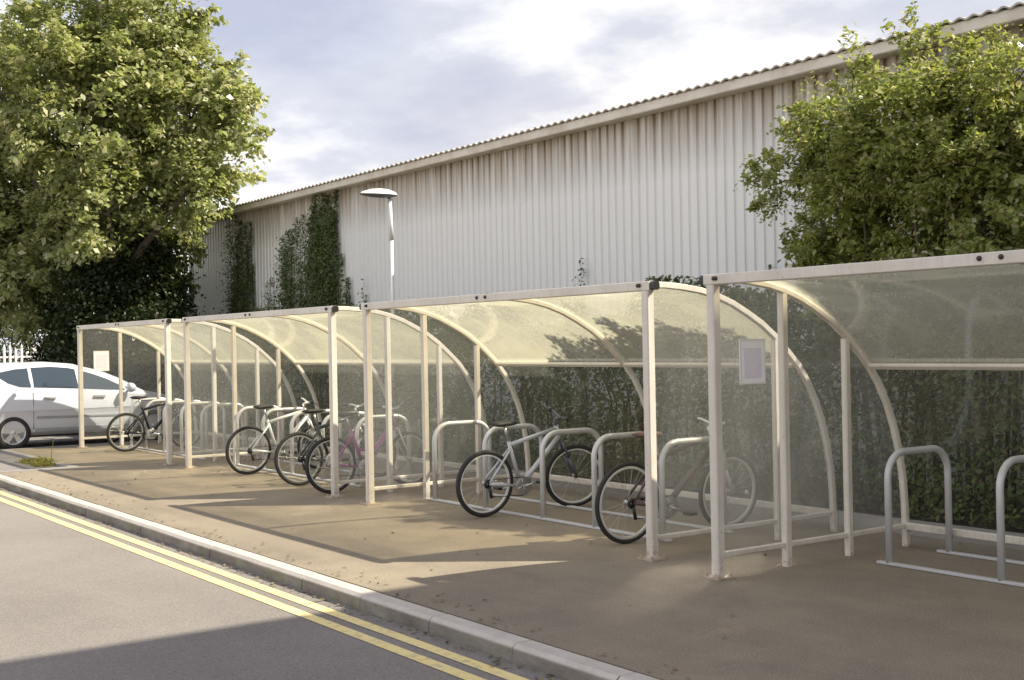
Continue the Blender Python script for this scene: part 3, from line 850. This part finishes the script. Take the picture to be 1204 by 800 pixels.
# --- the overhanging shrub at the right
BUSH = [(-8.25,10.04,3.80,.36),(-7.45,9.82,3.78,.40),(-7.31,10.49,3.85,.44),(-6.52,10.18,3.95,.42),(-8.69,10.38,3.45,.38),(-8.19,10.5,3.40,.55),
 (-7.39,10.37,3.35,.58),(-6.77,10.54,3.30,.55),(-8.42,10.12,2.95,.45),(-7.9,10.44,2.84,.60),(-6.88,10.16,2.77,.62),(-6.53,10.55,2.84,.58),(-6.2,10.5,3.5,.42),
 (-8.80,9.98,3.55,.20),(-9.12,9.95,3.58,.14),(-9.35,9.97,3.35,.12),(-9.2,10.0,3.15,.10),(-8.35,10.4,4.15,.14),(-8.55,10.5,4.5,.09),(-7.6,10.2,4.2,.2),(-7.55,10.1,4.55,.07),(-7.0,10.3,4.0,.4),
 (-6.88,10.21,4.1,.16),(-8.75,10.1,3.95,.16),(-9.05,10.27,3.98,.10),
 (-8.55,10.2,2.55,.42),(-8.5,10.3,2.1,.42),(-7.7,10.3,2.2,.55),(-6.8,10.3,2.1,.55),(-7.1,9.9,3.3,.4),(-8.0,9.9,3.2,.42)]
bu = thing('tall_shrub', (-7.4, 10.3, .05), 'tall bright green shrub overhanging the nearest shelter against the cladding', 'shrub')
BB_ = np.array((-7.4, 10.3, .05))
tk = MB()
for i, (x, y, z, r_) in enumerate(BUSH):
    e = Vector((x, y, z)) - Vector(BB_)
    if r_ > .3:
        s0 = Vector((max(-1.0, min(.9, e.x*.75)) + random.uniform(-.1,.1), random.uniform(-.2,.2), -.05))
        m1 = s0 + (e-s0)*.5 + Vector((random.uniform(-.12,.12), random.uniform(-.1,.1), .1))
        tk.tube([s0, m1, e], .026, 6, r2=.008)
    else:                                               # a side spray grows from the nearest big limb
        q = min((b for b in BUSH if b[3] > .3), key=lambda b: (b[0]-x)**2+(b[1]-y)**2+(b[2]-z)**2)
        s0 = Vector(q[:3]) - Vector(BB_)
        tk.tube([s0, s0 + (e-s0)*.5 + Vector((0,0,.04)), e], .010, 5, r2=.004)
    for k in range(4):
        dd = Vector((random.gauss(0,1), random.gauss(0,1), random.gauss(.4,1))).normalized()*r_
        tk.tube([e, e+dd], .007, 4, r2=.002)
tk.build('stems', M['twig'], bu)
vs = []
for (x, y, z, r_) in BUSH:
    nclump = max(5, int(165*r_**1.7))
    cc, dd = ball((x, y, z), r_, nclump, .25)
    for c, d in zip(cc, dd):
        g = d*.7 + RNG.normal(size=3)*.5 + np.array([-.1, 0, .35]); g /= np.linalg.norm(g)
        ln_ = random.uniform(.12, .42); cr = random.uniform(.04, .11)
        k = int(85*random.uniform(.5, 1.5)); u = RNG.random(k)
        p = c + g*(u*ln_)[:,None] + RNG.normal(size=(k,3))*cr*(1.1-.7*u)[:,None]
        p = p[(p[:,1] < 11.25) | (p[:,2] > 5.1)]
        if len(p): vs.append(leaves(p - BB_, random.uniform(.042, .085), 0, .5, .4, random.uniform(.45, .7), normal=np.tile(g*.3, (len(p),1))))
leaf_mesh('leaves', vs, M['bush'], bu)

# --- dense hedge behind the shelters
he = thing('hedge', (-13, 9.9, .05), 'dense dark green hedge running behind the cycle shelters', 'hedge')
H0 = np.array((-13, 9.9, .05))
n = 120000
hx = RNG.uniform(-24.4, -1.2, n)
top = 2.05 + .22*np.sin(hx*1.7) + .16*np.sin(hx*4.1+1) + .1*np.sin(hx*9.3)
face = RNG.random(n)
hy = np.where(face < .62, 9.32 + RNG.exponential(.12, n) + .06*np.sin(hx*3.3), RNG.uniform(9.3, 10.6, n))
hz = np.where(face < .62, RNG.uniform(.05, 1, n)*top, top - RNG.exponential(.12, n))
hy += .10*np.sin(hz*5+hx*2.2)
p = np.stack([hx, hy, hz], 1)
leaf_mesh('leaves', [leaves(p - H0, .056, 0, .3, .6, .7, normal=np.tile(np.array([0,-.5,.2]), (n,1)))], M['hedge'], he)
tk = MB()
for k in range(150):
    x = random.uniform(-24.3, -1.3); y = random.uniform(9.5, 10.3)
    tk.tube([(x+13, y-9.9, 0), (x+13+random.uniform(-.2,.2), y-9.9+random.uniform(-.15,.15), .9), (x+13+random.uniform(-.4,.4), y-9.9+random.uniform(-.3,.3), 1.85)], .022, 5, r2=.006)
# dead twig mass inside that stops the light
mbx = []
for k in range(900):
    x = random.uniform(-24.3, -1.3); y = random.uniform(9.7, 10.25); z = random.uniform(.1, 1.8); a = random.uniform(0, 6.28)
    d = Vector((math.cos(a), .4*math.sin(a), random.uniform(-.3, .8)))*.35
    tk.tube([(x+13, y-9.9, z), (x+13+d.x, y-9.9+d.y, z+d.z)], .006, 4, r2=.002)
tk.build('branches', M['twig'], he)

# --- ivy climbing the cladding
def ivy(x0, x1, zt, n, label, ragged=.8, fat=1.0):
    t = thing('wall_ivy', ((x0+x1)/2, 11.45, 0), label, 'ivy', 'ivy growing up the cladding')
    B = np.array(((x0+x1)/2, 11.45, 0))
    w = x1 - x0; p = []
    for q in range(max(3, int(w/.10))):                      # strands of uneven height
        sx = x0 + w*(q+.5)/max(3, int(w/.10)); h = zt - random.random()*ragged*(zt-2.2) if q % 3 else zt - random.random()*.3
        k = int(n*h/zt/max(3, int(w/.10)))
        z = RNG.uniform(1.4, h, k)
        x = sx + RNG.normal(size=k)*(.018 + .036*np.clip((h-z)*.5, 0, 1))*fat + .03*np.sin(z*5+q)
        y = 11.46 - np.abs(RNG.normal(size=k))*(.05 + .10*np.clip(h-z, 0, 1))
        p.append(np.stack([x, y, z], 1))
    p = np.concatenate(p)
    leaf_mesh('leaves', [leaves(p - B, .052, 0, .2, .8, .72, normal=np.tile(np.array([0,-.9,.2]), (len(p),1)))], M['ivy'], t)
    mb = MB()
    for q in range(max(2, int(w/.25))):
        xx = -w/2 + w*(q+.5)/max(2, int(w/.25))
        mb.tube([(xx, -.02, -.02), (xx+random.uniform(-.1,.1), .0, zt*.45), (xx+random.uniform(-.12,.12), .02, zt*.85)], .016, 5, r2=.006)
    mb.build('stem', M['twig'], t)
ivy(-27.6, -26.2, 4.85, 9000, 'ivy column reaching the eaves nearest the big tree', .75)
ivy(-24.75, -24.1, 4.4, 4200, 'thin ivy strands left of the broad ivy column', .6)
ivy(-24.0, -23.2, 4.5, 5600, 'ragged ivy between the thin strands and the broad ivy column', .9)
ivy(-23.2, -22.1, 4.88, 13500, 'broad dense ivy column reaching the eaves left of the street lamp', .3)
ivy(-22.0, -21.6, 3.6, 1300, 'short ivy shoots right of the broad ivy column', .8)
ivy(-25.6, -25.2, 3.3, 420, 'low ivy shoots between the two tall ivy columns', .9)
ivy(-21.15, -21.0, 3.05, 160, 'single ivy shoot just left of the lamp pole', .4, .4)
ivy(-14.42, -14.3, 3.0, 150, 'dark shoot on the cladding above the shelter with two bicycles', .4, .35)
ivy(-10.7, -10.62, 2.75, 110, 'dark shoot on the cladding beside the nearest shelter roof', .4, .35)

# --- dark shrubs under the tree
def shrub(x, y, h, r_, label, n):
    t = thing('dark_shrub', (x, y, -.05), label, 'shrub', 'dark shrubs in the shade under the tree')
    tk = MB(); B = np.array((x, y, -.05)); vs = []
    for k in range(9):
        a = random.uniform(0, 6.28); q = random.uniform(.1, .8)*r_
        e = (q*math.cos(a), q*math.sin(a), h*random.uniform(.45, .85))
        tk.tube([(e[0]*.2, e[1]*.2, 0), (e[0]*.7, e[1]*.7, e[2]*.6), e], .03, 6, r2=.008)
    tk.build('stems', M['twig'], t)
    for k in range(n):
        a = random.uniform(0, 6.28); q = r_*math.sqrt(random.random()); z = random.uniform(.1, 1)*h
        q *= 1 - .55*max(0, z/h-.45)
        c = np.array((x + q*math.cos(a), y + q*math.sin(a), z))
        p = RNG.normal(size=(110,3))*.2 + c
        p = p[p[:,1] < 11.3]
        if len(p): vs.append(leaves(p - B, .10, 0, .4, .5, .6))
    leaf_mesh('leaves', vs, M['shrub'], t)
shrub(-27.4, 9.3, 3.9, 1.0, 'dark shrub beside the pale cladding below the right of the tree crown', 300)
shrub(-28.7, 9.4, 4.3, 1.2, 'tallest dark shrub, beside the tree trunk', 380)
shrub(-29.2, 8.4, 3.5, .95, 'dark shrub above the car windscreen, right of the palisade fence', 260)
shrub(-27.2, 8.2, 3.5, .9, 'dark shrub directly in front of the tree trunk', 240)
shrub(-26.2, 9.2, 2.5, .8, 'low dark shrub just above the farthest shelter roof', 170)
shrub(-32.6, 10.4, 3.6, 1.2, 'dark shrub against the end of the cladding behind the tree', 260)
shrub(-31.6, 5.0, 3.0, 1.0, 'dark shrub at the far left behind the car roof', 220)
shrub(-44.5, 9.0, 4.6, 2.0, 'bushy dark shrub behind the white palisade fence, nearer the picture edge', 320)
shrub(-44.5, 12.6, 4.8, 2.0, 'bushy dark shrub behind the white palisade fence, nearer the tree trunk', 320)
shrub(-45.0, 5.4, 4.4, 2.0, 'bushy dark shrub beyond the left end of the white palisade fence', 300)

# --- weeds at the pavement corner
wd = thing('weed_clump', (-20.2, 5.18, -.03), 'low clump of yellow-green weeds at the pavement corner beside the car', 'weeds')
n = 1300
p = np.stack([RNG.uniform(-.7, .45, n), RNG.normal(0, .09, n), np.abs(RNG.normal(.0, .035, n))], 1)
p[:,2] *= (1.1 - np.abs(p[:,0]+.1))
leaf_mesh('leaves', [leaves(p, .075, 0, .1, -.8, .3)], M['weed'], wd)
tk = MB(); tk.tube([(.5,.02,0),(.53,.03,.25),(.60,.05,.46)], .006, 5, r2=.003); tk.build('stalk', M['weed'], wd)

# --- fallen leaves and grit lying in the gutter and on the paving
n = 900
gx = RNG.uniform(-24, 0, n); q = RNG.random(n)
gy = np.where(q < .55, YK0 - .02 - np.abs(RNG.normal(size=n))*.06, np.where(q < .8, YK1 + .05 + np.abs(RNG.normal(size=n))*.12, RNG.uniform(4.3, 9.0, n)))
gz = np.where(gy < YK0, -.088, .010)
p = np.stack([gx, gy, gz], 1)
keep = ~((gx < -18.8) & (gy > 4.2))
lit_o = leaf_mesh('leaf_litter', [leaves(p[keep], .035, 0, 4.0, 0, .7)], plain('dry_leaf', (.20, .15, .08), .8, 0, .5, 20), None)
tag(lit_o, 'dry leaf litter scattered along the gutter and paving', 'leaf litter', None, 'stuff')

# ------------------------------------------------------------------ sky and sun
w = bpy.data.worlds.new('World'); S.world = w; w.use_nodes = True
t = w.node_tree; t.nodes.clear()
def NW(kind, **kw):
    n = t.nodes.new('ShaderNode' + kind)
    for k, val in kw.items():
        if k.startswith('_'): setattr(n, k[1:], val)
        else:
            key = int(k[1:]) if k[0] == 'i' and k[1:].isdigit() else k.replace('__', ' ')
            if hasattr(val, 'is_output'): t.links.new(val, n.inputs[key])
            else: n.inputs[key].default_value = val
    return n
out = t.nodes.new('ShaderNodeOutputWorld')
sky = NW('TexSky', _sky_type='NISHITA', _sun_disc=False, _sun_elevation=SUN_EL, _sun_rotation=SUN_AZ, _air_density=1.0, _dust_density=1.5)
bg1 = NW('Background', Color=sky.outputs[0], Strength=.10)
co = NW('TexCoord').outputs['Generated']
sep = NW('SeparateXYZ', i0=co)
den = NW('Math', _operation='ADD', i0=NW('Math', _operation='MAXIMUM', i0=sep.outputs[2], i1=0.0).outputs[0], i1=.22)
cx = NW('Math', _operation='DIVIDE', i0=sep.outputs[0], i1=den.outputs[0]); cy = NW('Math', _operation='DIVIDE', i0=sep.outputs[1], i1=den.outputs[0])
pl = NW('CombineXYZ', i0=cx.outputs[0], i1=cy.outputs[0])
pl2 = NW('Mapping', i0=pl.outputs[0], Location=(.3, 1.1, 0))
n1 = NW('TexNoise', Vector=pl2.outputs[0], Scale=1.15, Detail=7.0, Roughness=.56).outputs[0]
n2 = NW('TexNoise', Vector=pl2.outputs[0], Scale=.75, Detail=3.0, Roughness=.5).outputs[0]
def RW(fac, stops):
    r = NW('ValToRGB', i0=fac); e = r.color_ramp.elements
    while len(e) < len(stops): e.new(.5)
    for k, (p_, c) in enumerate(stops):
        e[k].position = p_; e[k].color = c
    return r.outputs[0]
# lit cloud against grey-lilac cloud
elb = NW('MapRange', Value=sep.outputs[2], From__Min=.10, From__Max=.34, To__Min=.075, To__Max=-.075)
n1 = NW('Math', _operation='ADD', i0=n1, i1=elb.outputs[0]).outputs[0]
ca = RW(n1, [(.38, (.34,.345,.42,1)), (.50, (.45,.455,.50,1)), (.58, (.68,.67,.66,1))])
lit = NW('MapRange', Value=sep.outputs[1], From__Min=.55, From__Max=-.6, To__Min=.86, To__Max=1.24)  # clouds brightened behind the camera, added as fill for the shaded wall
bg2 = NW('Background', Color=ca, Strength=lit.outputs[0])
cov = RW(n2, [(.34, (.8,.8,.8,1)), (.52, (1,1,1,1))])
mx = NW('MixShader', i0=cov, i1=bg1.outputs[0], i2=bg2.outputs[0])
t.links.new(mx.outputs[0], out.inputs[0])

sd = Vector((math.sin(SUN_AZ)*math.cos(SUN_EL), math.cos(SUN_AZ)*math.cos(SUN_EL), math.sin(SUN_EL)))
l = bpy.data.lights.new('sun', 'SUN'); l.energy = 4.6; l.angle = R(.5); l.color = (1.0, .92, .77)
lo = bpy.data.objects.new('sun', l); COL.objects.link(lo); lo.rotation_euler = sd.to_track_quat('Z', 'Y').to_euler(); lo.location = (10, 12, 20)

# ------------------------------------------------------------------ camera
F, YAW, PIT, ROL, CH = 1460.96, .615, .003, -.019, 1.72
fw = Vector((-math.cos(YAW)*math.cos(PIT), math.sin(YAW)*math.cos(PIT), math.sin(PIT)))
r0 = Vector((math.sin(YAW), math.cos(YAW), 0)); u0 = r0.cross(fw)
u2 = u0*math.cos(ROL) - r0*math.sin(ROL); r2 = r0*math.cos(ROL) + u0*math.sin(ROL)
cd = bpy.data.cameras.new('camera'); cam = bpy.data.objects.new('camera', cd); COL.objects.link(cam)
cd.sensor_width = 36; cd.lens = 36*F/1204; cd.clip_end = 2000; cd.clip_start = .05
mt = Matrix((r2, u2, -fw)).transposed().to_4x4(); mt.translation = (0, 0, CH)
cam.matrix_world = mt
S.camera = cam

S.view_settings.view_transform = 'Standard'; S.view_settings.look = 'None'
S.view_settings.exposure = 1.0; S.view_settings.gamma = 1
S.render.engine = 'CYCLES'
S.cycles.transparent_max_bounces = 32; S.cycles.max_bounces = 8; S.cycles.diffuse_bounces = 4; S.cycles.transmission_bounces = 6
S.cycles.caustics_reflective = True; S.cycles.blur_glossy = .12; S.cycles.sample_clamp_indirect = 0; S.cycles.caustics_refractive = False
S.cycles.use_denoising = True
